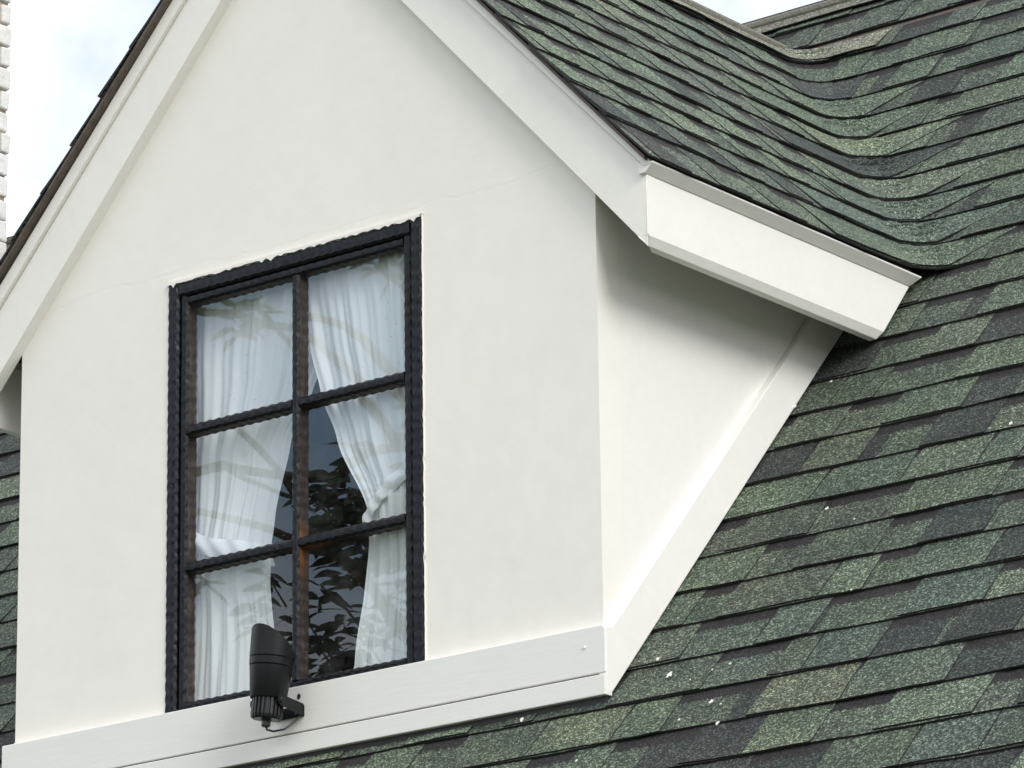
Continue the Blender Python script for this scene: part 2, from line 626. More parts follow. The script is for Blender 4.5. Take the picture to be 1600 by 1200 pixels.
class Shingles(MB):
    def tab(s, kz, dz, t0, t1, lift, col, base, side=1, step=0.035, skew=0.0, zseed=0.0, skr=0.0):
        """one shingle piece with its butt edge and side edges"""
        n = max(1, int(math.ceil((t1 - t0) / step)))
        W = (0.0, 0.3, 0.65, 1.0, 1.16)
        rows = []
        for wi, w in enumerate(W):
            row = []
            for i in range(n + 1):
                t = t0 + (t1 - t0) * i / n
                tt = t + (skew if i == 0 else (-skew if i == n else 0)) * w + skr * w * i / n
                wob = (noise.noise(Vector((t * 3.1 + zseed, kz * 7, side * 3.0))) * 0.006 + noise.noise(Vector((t * 14, kz * 5, 1.7))) * 0.002) * (1 - min(w, 1))
                z = kz + w * dz + wob
                if abs(kz - 1.322) < 0.01:
                    z -= 0.028 * (1 - w) * max(0.0, min(1.0, (1.5 - t) / 0.5))
                p = S(kz, tt, z, side)
                N = Nrm(kz, tt, z, side)
                curl = 0.0035 * max(0, noise.noise(Vector((t * 5 + 9, kz * 11, side)))) * (1 - min(1, w * 2.2))
                h = lift * (1 - w / 1.16) + 0.0015 + curl
                row.append((p, N, h, t, w))
            rows.append(row)
        i0 = len(s.v)
        b = n + 1
        for row in rows:
            for (p, N, h, t, w) in row:
                s.v.append(tuple(p + N * h))
                uu = t
                if ZE - 0.03 < kz < 2.70:
                    ta = ym(kz) - RF
                    uu += max(0.0, min(1.0, (t - ta) / (math.pi / 2 * RF))) * w * dz * 1.84
                s.uv.append((uu + zseed * 0.37, kz * 1.35 + w * dz * 1.35 + side))
                s.wv.append(w)
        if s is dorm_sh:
            col = tuple(x * 1.22 for x in col)  # dormer slope catches more light; that extra brightness is put into the colour
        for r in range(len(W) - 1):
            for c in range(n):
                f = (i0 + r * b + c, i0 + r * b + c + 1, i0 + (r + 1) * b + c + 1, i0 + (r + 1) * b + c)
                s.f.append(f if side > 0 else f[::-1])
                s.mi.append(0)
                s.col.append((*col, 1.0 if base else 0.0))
        # butt + side skirts (raw asphalt edge: darker stuff)
        th = 0.0065 if base else 0.0055
        loop = [rows[0][i] for i in range(n + 1)]
        left = [rows[r][0] for r in range(len(W))]
        right = [rows[r][n] for r in range(len(W))]
        for seq in (loop, left, right):
            j = len(s.v)
            for (p, N, h, t, w) in seq:
                s.v.append(tuple(p + N * h))
                s.v.append(tuple(p + N * max(h - th, -0.004)))
                s.uv += [(t, kz), (t, kz - 0.01)]
                s.wv += [0, 0]
            for q in range(len(seq) - 1):
                s.f.append((j + 2 * q, j + 2 * q + 1, j + 2 * q + 3, j + 2 * q + 2))
                s.mi.append(1)
                s.col.append((0.015, 0.014, 0.014, 0))

    def build_sh(s, name, parent):
        me = bpy.data.meshes.new(name)
        me.from_pydata(s.v, [], s.f)
        me.polygons.foreach_set('material_index', s.mi)
        me.uv_layers.new(name='UVMap')
        me.color_attributes.new('Col', 'FLOAT_COLOR', 'CORNER')
        me.attributes.new('wv', 'FLOAT', 'POINT')
        me.attributes['wv'].data.foreach_set('value', s.wv)
        uvs, cols = [], []
        for p in me.polygons:
            c = s.col[p.index]
            for li in p.loop_indices:
                uvs += s.uv[me.loops[li].vertex_index]
                cols += c
        me.uv_layers['UVMap'].data.foreach_set('uv', uvs)
        me.color_attributes['Col'].data.foreach_set('color', cols)
        me.update()
        return link(name, me, [MSH, MEDGE], parent)


MEDGE = simple('shingle_cut_edge', (0.016, 0.015, 0.015), 0.8, 0, 60, 0.3)
main_sh, dorm_sh = Shingles(), Shingles()


def course(kz, dz, ta_, tb_, side, split=None, fine=True, pal=None, cov=0.62, lift=0.0085):
    """fill one course: continuous under-layer in coloured lengths plus raised tabs"""
    sd = random.uniform(0, 50)

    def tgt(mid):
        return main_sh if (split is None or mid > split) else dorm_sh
    st = (0.02 if split is not None else 0.035) if fine else 0.12
    t = ta_
    while t < tb_ - 1e-6:
        e = min(tb_, t + random.uniform(0.18, 0.5))
        if tb_ - e < 0.08:
            e = tb_
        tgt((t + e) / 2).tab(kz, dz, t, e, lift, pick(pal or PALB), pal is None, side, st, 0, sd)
        t = e + 0.0012 if e < tb_ else e
    if pal:
        return
    if split is not None and random.random() < 0.8:            # woven piece lying across the valley, its end cut on the slope
        a_ = split + random.uniform(0.02, 0.14)
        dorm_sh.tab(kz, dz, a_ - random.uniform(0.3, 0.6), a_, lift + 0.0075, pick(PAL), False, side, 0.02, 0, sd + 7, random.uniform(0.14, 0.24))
    t = ta_ + random.choice([0, 0, random.uniform(0.03, 0.15)])
    while t < tb_ - 0.03:
        near = split is not None and t < split + 0.1
        w = random.uniform(0.08, 0.20) if near else random.uniform(0.10, 0.34)
        e = min(tb_, t + w)
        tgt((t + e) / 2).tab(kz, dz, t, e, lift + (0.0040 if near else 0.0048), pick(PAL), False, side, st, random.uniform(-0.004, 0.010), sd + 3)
        t = e + (0.0035 if random.random() < (0.15 if near else 0.30) else random.uniform(0.08, 0.17) if near else random.uniform(0.10, 0.30))


DZ = 0.131
ks = [(2.763 - DZ * k) for k in range(-1, 34)]
for kz in ks:
    if kz > 2.70:                                             # above the dormer ridge: one straight run
        hz = DZ if kz < 2.8 else 0.085
        course(kz, hz, -12.0, -2.3, 1, fine=False)
        course(kz, hz, -2.3, 4.2, 1)
    elif kz > ZE - 0.03:                                      # sweeps from the dormer slope on to the main slope
        sp = ym(kz) - RF + math.pi / 4 * RF
        t_rake = -0.076 + random.uniform(-0.006, 0.004)
        tb = ym(kz) - RF + math.pi / 2 * RF
        if kz < 2.60:
            course(kz, DZ, t_rake, tb + 4.2 - xd(kz) - RF, 1, sp)
            course(kz, DZ, t_rake - 0.004, tb + 9.75 - xd(kz) - RF, -1, sp, fine=False)
        else:
            course(kz, DZ * 0.71, t_rake, tb + 4.2 - xd(kz) - RF, 1, sp)
            course(kz, DZ * 0.71, t_rake, tb + 9.75 - xd(kz) - RF, -1, sp, fine=False)
    elif kz > -0.2:                                          # beside the dormer
        course(kz, DZ, -0.01, 4.2, 1)
        course(kz, DZ, -12.0, -2.24, 1)
    else:
        course(kz, DZ, -12.0, -3.0, 1, fine=False)
        course(kz, DZ, -3.0, 4.2, 1)
# ridge caps: dormer ridge swept round into the main slope, and the main ridge
for side in (1, -1):
    t = -0.08
    tmax = ym(2.632) - RF + math.pi / 2 * RF + 0.16
    while t < tmax:
        e = min(tmax, t + 0.155)
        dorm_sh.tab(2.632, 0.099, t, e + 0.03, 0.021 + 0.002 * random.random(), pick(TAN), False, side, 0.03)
        t = e
t = -12.0
while t < 4.2:
    main_sh.tab(2.915, 0.074, t, t + 0.24, 0.020 + 0.003 * random.random(), pick(TAN), False, 1, 0.12)
    t += 0.21
rm = main_sh.build_sh('main_roof', house)
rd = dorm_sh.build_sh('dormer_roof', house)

# roof boards under the shingles, roof edge, rear slope
dk = MB()
T = 0.03
o_ = -0.012


def slope_slab(mb, x0, x1, y0, y1, zf, th=0.03, mi=0):
    p = [(x0, y0, zf(y0)), (x1, y0, zf(y0)), (x1, y1, zf(y1)), (x0, y1, zf(y1))]
    mb.prism(p, (0, 0, -th), mi)


zm = lambda y: SM * y - 0.214 - 0.002
slope_slab(dk, 0.02, 4.2, -1.25, RY, zm)
slope_slab(dk, -12.0, -2.27, -1.25, RY, zm)
slope_slab(dk, -2.27, 0.02, -1.25, -0.02, zm)
slope_slab(dk, -2.27, 0.02, 1.50, RY, zm)
slope_slab(dk, -12.0, 4.2, RY, RY + 3.2, lambda y: SM * (2 * RY - y) - 0.214 + 0.03)
dk.build('roof_boarding', MDECK, house)
dd = MB()
for s_ in (1, -1):
    def X(x):
        return x if s_ > 0 else 2 * CX - x
    zt = ZE - 0.004
    poly = [(X(XE - 0.024), -0.069, zt + 0.0213), (X(CX), -0.069, zt + SDm * (XE - 0.004 - CX)), (X(CX), 2.66, zt + SDm * (XE - 0.004 - CX)), (X(XE - 0.024), 1.27, zt + 0.0213)]
    if s_ < 0:
        poly = [(p[0], -0.079 if p[1] < 0 else p[1], p[2]) for p in poly]
    dd.prism(poly, (0, 0, -0.012))
dd.build('roof_edge', MDECK, house)['label'] = 'thin brown underside of the dormer roof edge'
rt = MB()
rt.tube([(CX, -0.076, 2.747), (CX, 2.6, 2.747)], 0.020, 10)
rt.tube([(-12, RY, 3.000), (4.2, RY, 3.000)], 0.022, 10)
rt.build('ridge_roll', simple('ridge_cap', (0.155, 0.15, 0.125), 0.9, 0, 120, 0.4), house)

# bird droppings on the shingles
bd = MB()
for (x, y, s_) in [(0.419, 0.51, .010), (0.114, 1.006, .007), (0.208, 0.03, .014), (0.429, -0.087, .011), (0.124, 0.093, .009), (0.353, -0.127, .007),
                   (0.502, -0.161, .008), (0.012, 0.441, .010), (-0.259, -0.027, .012), (0.93, 0.68, .008), (0.415, 0.029, .006), (0.03, 0.936, .007),
                   (0.36, 0.02, .004), (0.30, 0.0, .004), (0.7, 0.2, .004), (0.55, 0.45, .004), (0.47, -0.10, .005), (0.21, -0.3, .005), (0.06, -0.2, .006), (1.2, 0.5, .005)]:
    n_ = 11
    c_ = Vector((x, y, SM * y - 0.214)) + Vector((0, -.743, .669)) * 0.0165
    e1, e2 = Vector((1, 0, 0)), Vector((0, .669, .743))
    ring = []
    ph = random.uniform(0, 6)
    for j in range(n_):
        a = 2 * math.pi * j / n_
        rr = s_ * random.uniform(0.25, 1.0)
        ring.append(c_ + e1 * math.cos(a) * rr * 0.8 + e2 * math.sin(a) * rr * 1.1)
    bd = MB()
    bd.prism(ring, Vector((0, -.743, .669)) * 0.0025)
    bd.build('bird_dropping', MDROP, house)

# front wall with the window opening
fw = MB()
WX0, WX1, WZ0, WZ1 = -1.626, -0.638, -0.03, 1.330
XL, XR = -2.247, 0.0
top = lambda x: (2.50 if x == CX else None)
zl, zr_, za = 1.30, 1.30, 2.56
Zw = lambda x: zl + (x - XL) * (za - zl) / (CX - XL) if x < CX else za - (x - CX) * (za - zr_) / (XR - CX)
yb = 0.10
F = [[(XL, -0.23), (WX0, -0.23), (WX0, WZ1), (XL, WZ1 - 0.03)],
     [(WX1, -0.23), (XR, -0.23), (XR, WZ1 - 0.03), (WX1, WZ1)],
     [(WX0, -0.23), (WX1, -0.23), (WX1, WZ0), (WX0, WZ0)],
     [(XL, WZ1 - 0.03), (WX0, WZ1), (WX1, WZ1), (XR, WZ1 - 0.03), (XR, Zw(XR)), (CX, za), (XL, Zw(XL))]]
for p in F:
    fw.face([(x, 0, z) for x, z in p])
    fw.face([(x, yb, z) for x, z in p][::-1])
for a, b in (((WX0, WZ0), (WX1, WZ0)), ((WX1, WZ0), (WX1, WZ1)), ((WX1, WZ1), (WX0, WZ1)), ((WX0, WZ1), (WX0, WZ0)),
             ((XL, -0.23), (XL, Zw(XL))), ((XR, -0.23), (XR, Zw(XR)))):
    fw.face([(a[0], 0, a[1]), (b[0], 0, b[1]), (b[0], yb, b[1]), (a[0], yb, a[1])])
fw.build('front_wall', MW, house)

# cheeks (side walls of the dormer)
for (x, dx, nm) in ((-0.0005, -0.04, 'side_wall'), (XL + 0.0005, 0.04, 'side_wall')):
    c = MB()
    c.prism([(x, 0.003, -0.26), (x, 1.45, 1.38), (x, 1.45, 1.50), (x, 0.003, 1.50)], (dx, 0, 0))
    c.build(nm, MSIDE, house)

# sloping trim boards along the foot of each cheek
for sgn, x0 in ((1, 0.0), (-1, XL)):
    c = MB()
    c.prism([(x0, -0.026, -0.202), (x0, 0.0, -0.192), (x0, 1.30, 1.252), (x0, 1.13, 1.245), (x0, 0.006, -0.004), (x0, -0.026, -0.010)], (0.027 * sgn, 0, 0))
    c.build('side_trim', MSIDE, house, bevel=0.003)

# sill board and base board across the front
c = MB()
c.prism([(XL - 0.027, -0.030, -0.139), (0.026, -0.030, -0.139), (0.026, -0.030, -0.016), (0.018, -0.030, -0.004), (XL - 0.027, -0.030, -0.004)], (0, 0.033, 0))
sill = c.build('sill_board', MBOARD, house, bevel=0.0025)
c = MB()
c.box((XL - 0.027, -0.034, -0.203), (0.0265, 0.0, -0.1445))
c.build('base_board', MBOARD, house, bevel=0.0025)
c = MB()
c.box((XL - 0.02, -0.018, -0.24), (0.02, 0.006, -0.135))
c.build('flashing', simple('black_flashing', (0.02, 0.02, 0.02), 0.6), house)

# rake boards (two on the gable), thin upper strip, eave fascias
AX = -1.13


def rake(side):
    b_, s_ = MB(), MB()
    if side > 0:
        xe = 0.211
        lo = [(AX, 2.507), (xe, 1.049)]
        hi = [(AX, 2.683), (xe, 1.281)]
        st = [(AX, 2.762), (xe + 0.031, 1.305)]
    else:
        xe = -2.440
        lo = [(AX, 2.484), (xe, 1.030)]
        hi = [(AX, 2.664), (xe, 1.252)]
        st = [(AX, 2.745), (xe - 0.031, 1.300)]
    y0 = -0.040
    zc_ = 1.084 if side > 0 else 1.076
    fc = (zc_ - lo[1][1]) / (lo[0][1] - lo[1][1])
    xc_ = lo[1][0] + (lo[0][0] - lo[1][0]) * fc
    poly = [(lo[0][0], y0, lo[0][1]), (xc_, y0, zc_), (lo[1][0], y0, zc_), (hi[1][0], y0, hi[1][1]), (hi[0][0], y0, hi[0][1])]
    b_.prism(poly, (0, 0.0425, 0))
    b_.prism([(xc_, y0, zc_), (lo[1][0], y0, lo[1][1]), (lo[1][0], y0, zc_)], (0, 0.004, 0))
    b_.build('rake_board', MTRIM, house, bevel=0.003)
    e = 0.0015
    y1 = -0.054
    poly = [(hi[0][0], y1, hi[0][1] + e), (hi[1][0] + (0.003 if side > 0 else -0.003), y1, hi[1][1] + e), (st[1][0], y1, st[1][1] - 0.018), (st[0][0], y1, st[0][1] - 0.018)]
    s_.prism(poly, (0, 0.056, 0))
    s_.build('rake_trim', MTRIM, house, bevel=0.002)


rake(1)
rake(-1)
for sgn, xo in ((1, 0.2125), (-1, -2.4415)):
    c = MB()
    zb = 1.057 if sgn > 0 else 1.050
    w = -0.040 * sgn
    y0 = 0.0025
    sec = [(xo, zb + 0.026), (xo, 1.262), (xo + w, 1.262), (xo + w, zb), (xo + w * 0.35, zb)]

    def yend(z):
        return 1.108 + (z - 1.049) * 0.83
    n = len(sec)
    i = len(c.v)
    c.v += [(x, -0.0405 if x == xo or True else 0, z) for x, z in sec] + [(x, yend(z), z) for x, z in sec]
    c.f.append(tuple(range(n)))
    c.f.append(tuple(range(2 * n - 1, n - 1, -1)))
    c.mi += [0, 0]
    for k in range(n):
        c.f.append((i + k, i + (k + 1) % n, i + n + (k + 1) % n, i + n + k))
        c.mi.append(0)
    for q in range(n):                                # start just behind the rake board
        c.v[q] = (c.v[q][0], (-0.0355, -0.0385, 0.004, 0.03, -0.02)[q], c.v[q][2])
    # extension of the board's outer face up to the rake's front
    c.build('fascia_board', MSIDE, house, bevel=0.002)
    c = MB()
    # small crown strip, its face leaning out under the shingle edge
    q0 = [(xo - 0.02 * sgn, 1.2635), (xo + 0.002 * sgn, 1.2635), (xo + 0.030 * sgn, 1.289), (xo + 0.030 * sgn, 1.294), (xo - 0.02 * sgn, 1.294)]
    i = len(c.v)
    n = len(q0)
    c.v += [(x, -0.0525, z) for x, z in q0] + [(x, yend(z), z) for x, z in q0]
    c.f += [tuple(range(n)), tuple(range(2 * n - 1, n - 1, -1))] + [(k, (k + 1) % n, n + (k + 1) % n, n + k) for k in range(n)]
    c.mi += [0] * (n + 2)
    c.build('fascia_trim', MSIDE, house, bevel=0.002)

# ------------------------------------------------------------------ the window
win = empty('window', (-1.13, 0.0, 0.0))
win.parent = house
win.matrix_parent_inverse = Matrix.Translation(house.location).inverted()
win['label'] = 'six pane window with a rough black painted timber frame'


def wavy_bar(mb, p0, p1, w0, w1, yf, yb_, amp=0.0013, per=0.036, side_mi=1, seed=0.0):
    """timber bar in the x-z plane; chiselled edges. w0/w1: half widths to its left/right"""
    p0, p1 = Vector(p0), Vector(p1)
    L = (p1 - p0).length
    d = (p1 - p0) / L
    q = Vector((d.z, 0, -d.x))                 # to the right of the run
    n = max(2, int(L / 0.006))
    rows = []
    for i in range(n + 1):
        s_ = L * i / n
        ph = seed + 2 * math.pi * s_ / per + 1.5 * noise.noise(Vector((s_ * 7, seed, 0)))
        a = amp * math.sin(ph) + noise.noise(Vector((s_ * 40, seed, 2))) * amp * 0.5
        b = amp * math.sin(ph + 1.3) + noise.noise(Vector((s_ * 40, seed, 5))) * amp * 0.5
        ff = 0.0009 * math.sin(ph + 0.6) + 0.0016 * noise.noise(Vector((s_ * 55, seed, 9)))
        c = p0 + d * s_
        W0, W1 = w0 + a, w1 + b
        ch = min(0.007, (w0 + w1) * 0.25)
        pr = [(-W0, yb_), (-W0, yf + ch), (-W0 + ch, yf + ff), (0.5 * (W1 - W0) , yf + ff * 0.3 - 0.0006), (W1 - ch, yf + ff), (W1, yf + ch), (W1, yb_)]
        rows.append([Vector((c.x, 0, c.z)) + q * u + Vector((0, y, 0)) for u, y in pr])
    i0 = len(mb.v)
    b_ = len(rows[0])
    for r in rows:
        mb.v += [tuple(v) for v in r]
    for r in range(n):
        for k in range(b_ - 1):
            mb.f.append((i0 + r * b_ + k, i0 + r * b_ + k + 1, i0 + (r + 1) * b_ + k + 1, i0 + (r + 1) * b_ + k))
            mb.mi.append(side_mi if k in (0, b_ - 2) else 0)
    for r in (0, n):
        mb.f.append(tuple(i0 + r * b_ + k for k in range(b_)))
        mb.mi.append(side_mi)


GX0, GX1 = -1.556, -0.712
fr = MB()
wavy_bar(fr, (-1.609, 0, -0.028), (-1.609, 0, 1.334), 0.024, 0.021, -0.006, 0.05, seed=1, side_mi=0)
wavy_bar(fr, (-0.657, 0, -0.028), (-0.657, 0, 1.336), 0.021, 0.024, -0.006, 0.05, seed=4, side_mi=0)
wavy_bar(fr, (-1.587, 0, 1.313), (-0.679, 0, 1.313), 0.024, 0.020, -0.0055, 0.05, seed=7, side_mi=0)
wavy_bar(fr, (-1.587, 0, -0.008), (-0.679, 0, -0.008), 0.018, 0.016, -0.0055, 0.05, seed=9, side_mi=0)
fo = fr.build('frame', [MBK, MBR], win, fixn=False)
sa = MB()
wavy_bar(sa, (-1.572, 0, 0.01), (-1.572, 0, 1.294), 0.015, 0.016, 0.003, 0.048, 0.0011, seed=2)
wavy_bar(sa, (-0.694, 0, 0.01), (-0.694, 0, 1.294), 0.018, 0.014, 0.003, 0.048, 0.0011, seed=3)
wavy_bar(sa, (-1.555, 0, 1.278), (-0.713, 0, 1.278), 0.016, 0.014, 0.003, 0.047, 0.0012, seed=5)
wavy_bar(sa, (-1.555, 0, 0.016), (-0.713, 0, 0.016), 0.010, 0.010, 0.003, 0.047, 0.0012, seed=6)
sa.build('sash', [MBK, MBR], win, fixn=False)
MX = -1.126
gb = MB()
wavy_bar(gb, (MX, 0, 0.026), (MX, 0, 1.263), 0.0145, 0.0145, 0.000, 0.046, 0.0010, seed=8)
gb.build('glazing_bar', [MBK, MBR], win, fixn=False)
for zb_ in (0.866, 0.438):
    for xa, xb in ((GX0, MX - 0.0135), (MX + 0.0135, GX1)):
        gb = MB()
        wavy_bar(gb, (xa, 0, zb_), (xb, 0, zb_), 0.0155, 0.0155, 0.001, 0.045, 0.0014, seed=zb_ * 9 + xa)
        gb.build('glazing_bar', [MBK, MBR], win, fixn=False)
tilts = {(0, 0): (0.3, 0.2), (1, 0): (-0.2, -0.3), (0, 1): (-0.3, 0.1), (1, 1): (0.1, 0.2), (0, 2): (0.2, -0.2), (1, 2): (-0.1, 0.3)}
for ci, (xa, xb) in enumerate(((GX0 - 0.004, MX), (MX, GX1 + 0.004))):
    for ri, (za_, zb_) in enumerate(((0.866, 1.27), (0.438, 0.866), (0.02, 0.438))):
        pn = MB()
        a = R(tilts[(ci, ri)][0]) * 0.6
        b = R(tilts[(ci, ri)][1]) * 0.6
        P = []
        for (x, z) in ((xa, za_), (xb, za_), (xb, zb_), (xa, zb_)):
            P.append((x, 0.027 + (x - (xa + xb) / 2) * math.tan(a) + (z - (za_ + zb_) / 2) * math.tan(b), z))
        pn.face(P)
        pn.build('pane', MGL, win, fixn=False)
# white wall paint lapped over the frame's edge in scallops
pe = MB()


def scallop(p0, p1, inward, base, amp, per, seed):
    p0, p1, inward = Vector(p0), Vector(p1), Vector(inward)
    L = (p1 - p0).length
    n = int(L / 0.004)
    a, b = [], []
    for i in range(n + 1):
        s_ = L * i / n
        k = abs(math.sin(math.pi * s_ / per + noise.noise(Vector((s_ * 14, seed, 0))) * 3.2))
        gate = 0.42 + 1.3 * noise.noise(Vector((s_ * 11, seed, 4)))
        dpt = base + amp * max(0, min(1, gate)) * (1 - k) ** 1.0 + 0.0008 * noise.noise(Vector((s_ * 120, seed, 7)))
        c = p0 + (p1 - p0) * i / n
        a.append(c)
        b.append(c + inward * max(0.0006, dpt))
    pe.grid([a, [v + Vector((0, 0, 0)) for v in b]])
    pe.grid([b, [v + Vector((0, 0.008, 0)) for v in b]])


scallop((-1.630, -0.0095, 1.345), (-0.636, -0.0095, 1.345), (0, 0, -1), 0.0085, 0.012, 0.042, 1)
scallop((-0.629, -0.0068, 1.345), (-0.629, -0.0068, 0.0), (-1, 0, 0), 0.002, 0.004, 0.05, 2)
pe.grid([[(-1.630, -0.0095, 1.3448), (-0.629, -0.0095, 1.3448)], [(-1.630, -0.001, 1.3455), (-0.627, -0.001, 1.3455)]])
pe.build('paint_edge', MTRIM, win, fixn=False)['label'] = 'ragged white paint lapping over the black frame edge'

# room behind the window
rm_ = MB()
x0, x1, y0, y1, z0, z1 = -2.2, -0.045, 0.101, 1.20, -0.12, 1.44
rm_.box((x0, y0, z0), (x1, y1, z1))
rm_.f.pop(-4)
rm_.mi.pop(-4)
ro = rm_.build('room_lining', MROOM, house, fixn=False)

# lower storey under the roof
lb = MB()
lb.box((-11.8, -1.02, -5.0), (4.0, RY + 3.0, -1.42))
lb.build('lower_wall', MHOUSE, house)
lb = MB()
lb.box((-12.0, -1.40, -1.86), (4.2, -1.372, -1.66))
lb.prism([(-11.9, -1.40, -1.66), (-11.9, RY, 2.95), (-11.9, RY + 3.1, -0.55), (-11.9, RY + 3.1, -1.66)], (0.05, 0, 0))
lb.prism([(4.1, -1.40, -1.66), (4.1, RY, 2.95), (4.1, RY + 3.1, -0.55), (4.1, RY + 3.1, -1.66)], (-0.05, 0, 0))
lb.build('gable_end', MHOUSE, house)

# ------------------------------------------------------------------ chimney (white painted brick), part of the house
ch = empty('chimney', (-5.3, 2.2, 1.6))
ch.parent = house
ch.matrix_parent_inverse = Matrix.Translation(house.location).inverted()
core = MB()
CX1, CY1 = -4.884, 2.60
core.box((CX1 - 0.8, CY1 - 0.62, 1.4), (CX1 - 0.006, CY1 - 0.008, 4.70))
core.build('mortar', MMORT, ch)
bk = MB()
zc, rowi = 1.75, 0
while zc < 4.66:
    hgt = 0.083 + random.uniform(-0.004, 0.004)
    for face in ('x', 'y'):
        c0 = 0.0 if rowi % 2 else -0.11
        L = 0.62 if face == 'x' else 0.8
        c = c0
        while c < L:
            a, b = max(0, c + 0.005), min(L, c + 0.215)
            if b - a > 0.03:
                j = random.uniform(0.002, 0.014)
                jb = random.uniform(-0.006, 0.006) if b >= L - 1e-6 else 0
                if face == 'x':
                    A, B = (CX1 - 0.05, CY1 - 0.62 + a, zc), (CX1 + j, CY1 - 0.62 + b + jb, zc + hgt)
                else:
                    A, B = (CX1 - 0.8 + a, CY1 - 0.62 - j, zc), (CX1 - 0.8 + b + jb - (0.06 if b >= L - 1e-6 else 0), CY1 - 0.57, zc + hgt)
                i0 = len(bk.v)
                bk.box(A, B)
                for q in range(i0, len(bk.v)):
                    v = bk.v[q]
                    bk.v[q] = (v[0] + random.uniform(-.004, .004), v[1] + random.uniform(-.004, .004), v[2] + random.uniform(-.005, .005))
            c += 0.225
    zc += hgt + 0.0095
    rowi += 1
ob = bk.build('brickwork', MBRICK, ch, bevel=0.008)
cp = MB()
cp.box((CX1 - 0.86, CY1 - 0.68, 4.70), (CX1 + 0.06, CY1 + 0.05, 4.80))
cp.build('chimney_cap', MBRICK, ch, bevel=0.01)


# ------------------------------------------------------------------ curtains
def interp(tab, z):
    tab = sorted(tab)
    if z <= tab[0][0]:
        return tab[0][1]
    for (a, va), (b, vb) in zip(tab, tab[1:]):
        if z <= b:
            f = (z - a) / (b - a)
            f = f * f * (3 - 2 * f) * 0.5 + f * 0.5
            return va + (vb - va) * f
    return tab[-1][1]


def curtain(name, left, right, zt, z0, nf, ybase, seed, label, amp=0.015):
    root = empty(name, ((interp(left, 0.6) + interp(right, 0.6)) / 2, ybase, z0))
    setp(root, label, 'curtain', 'white tied back curtains in the window')
    mb = MB()
    nu, nv = 130, 110
    G = []
    for j in range(nv + 1):
        z = z0 + (1.40 - z0) * j / nv
        xl, xr = interp(left, z), interp(right, z)
        near = math.exp(-((z - zt) / 0.13) ** 2)
        row = []
        for i in range(nu + 1):
            u = i / nu
            uu = u + 0.018 * noise.noise(Vector((u * 6, z * 1.2, seed)))
            ph = 2 * math.pi * nf * uu + seed + 0.7 * noise.noise(Vector((u * 3, z * 0.9, seed + 5)))
            w = (xr - xl)
            a = amp * (0.55 + 0.45 * noise.noise(Vector((u * 5, z * 0.7, seed + 9)))) * (1 - 0.5 * near)
            fold = math.sin(ph)
            fold = fold * (0.6 + 0.8 * noise.noise(Vector((u * 4, seed, 3)))) + 0.4 * math.sin(0.43 * ph + seed) + 0.28 * math.sin(2.7 * ph + 1.1 + z)
            y = ybase + a * fold + 0.012 * noise.noise(Vector((u * 9, z * 3.5, seed + 2))) + 0.02 * near * math.sin(math.pi * u) * -1
            x = xl + w * u + a * 0.28 * math.cos(ph * 1.0)
            row.append((x, y, z))
        G.append(row)
    mb.grid(G)
    mb.build('drape', MCL, root, smooth=True, fixn=False)
    return root


LF = [(0.0, -1.70), (0.5, -1.66), (1.4, -1.70)]
LR = [(0.03, -1.318), (0.198, -1.308), (0.386, -1.325), (0.494, -1.322), (0.55, -1.31), (0.796, -1.243), (0.912, -1.165), (1.03, -1.115), (1.29, -1.04), (1.4, -0.99)]
LR = [(z - 0.01, x + 0.032) for z, x in LR]
cl = curtain('curtain', LF, LR, 0.47, 0.0, 6.5, 0.085, 1.0, 'left white sheer curtain, wider drape tied back near the floodlight')
RL = [(0.03, -1.00), (0.068, -0.984), (0.273, -0.949), (0.425, -0.936), (0.523, -0.940), (0.76, -1.055), (0.91, -1.112), (1.078, -1.155), (1.266, -1.19), (1.4, -1.22)]
RR = [(0.0, -0.63), (1.4, -0.63)]
RL = [(z - 0.012, x + 0.038) for z, x in RL]
crt = curtain('curtain', RL, RR, 0.50, 0.0, 6.0, 0.070, 4.0, 'right white sheer curtain, its drape slanting from the middle bar to the right frame')


def tie(root, pts, h, seed):
    mb = MB()
    n = 40
    rows = []
    for r_ in range(7):
        w = r_ / 6 - 0.5
        row = []
        for i in range(n + 1):
            f = i / n * (len(pts) - 1)
            k = min(int(f), len(pts) - 2)
            p = Vector(pts[k]).lerp(Vector(pts[k + 1]), f - k)
            hh = h * (0.85 + 0.3 * noise.noise(Vector((i * 0.1, seed, 0))))
            row.append((p.x, p.y - 0.006 * (1 - (2 * w) ** 2) + 0.004 * math.sin(i * 0.9 + w * 5), p.z + w * hh))
        rows.append(row)
    mb.grid(rows)
    mb.build('tieback', MCL, root, smooth=True, fixn=False)


tie(cl, [(-1.655, 0.075, 0.60), (-1.60, 0.055, 0.545), (-1.50, 0.050, 0.50), (-1.40, 0.05, 0.468), (-1.315, 0.062, 0.450), (-1.290, 0.10, 0.45)], 0.078, 1)
tie(crt, [(-0.915, 0.12, 0.465), (-0.912, 0.06, 0.468), (-0.87, 0.048, 0.51), (-0.82, 0.046, 0.555), (-0.70, 0.055, 0.62)], 0.066, 2)

# ------------------------------------------------------------------ spotlight
LC = Vector((-1.122, -0.128, -0.115))
AXD = Vector((0.10, 0.02, 1)).normalized()
lamp = empty('spotlight', LC)
setp(lamp, 'small black outdoor spotlight bolted to the sill board under the window', 'spotlight')


def at(s_):
    return LC + AXD * s_


mb = MB()


def fin(a, k):
    return 1.0 if math.sin(a * 22) > -0.2 else 0.86


mb.tube([at(0.0), at(0.004), at(0.012), at(0.10)], [0.040, 0.0455, 0.047, 0.0455], 176, prof=fin)
mb.build('heat_sink', MLAMP2, lamp)
mb = MB()
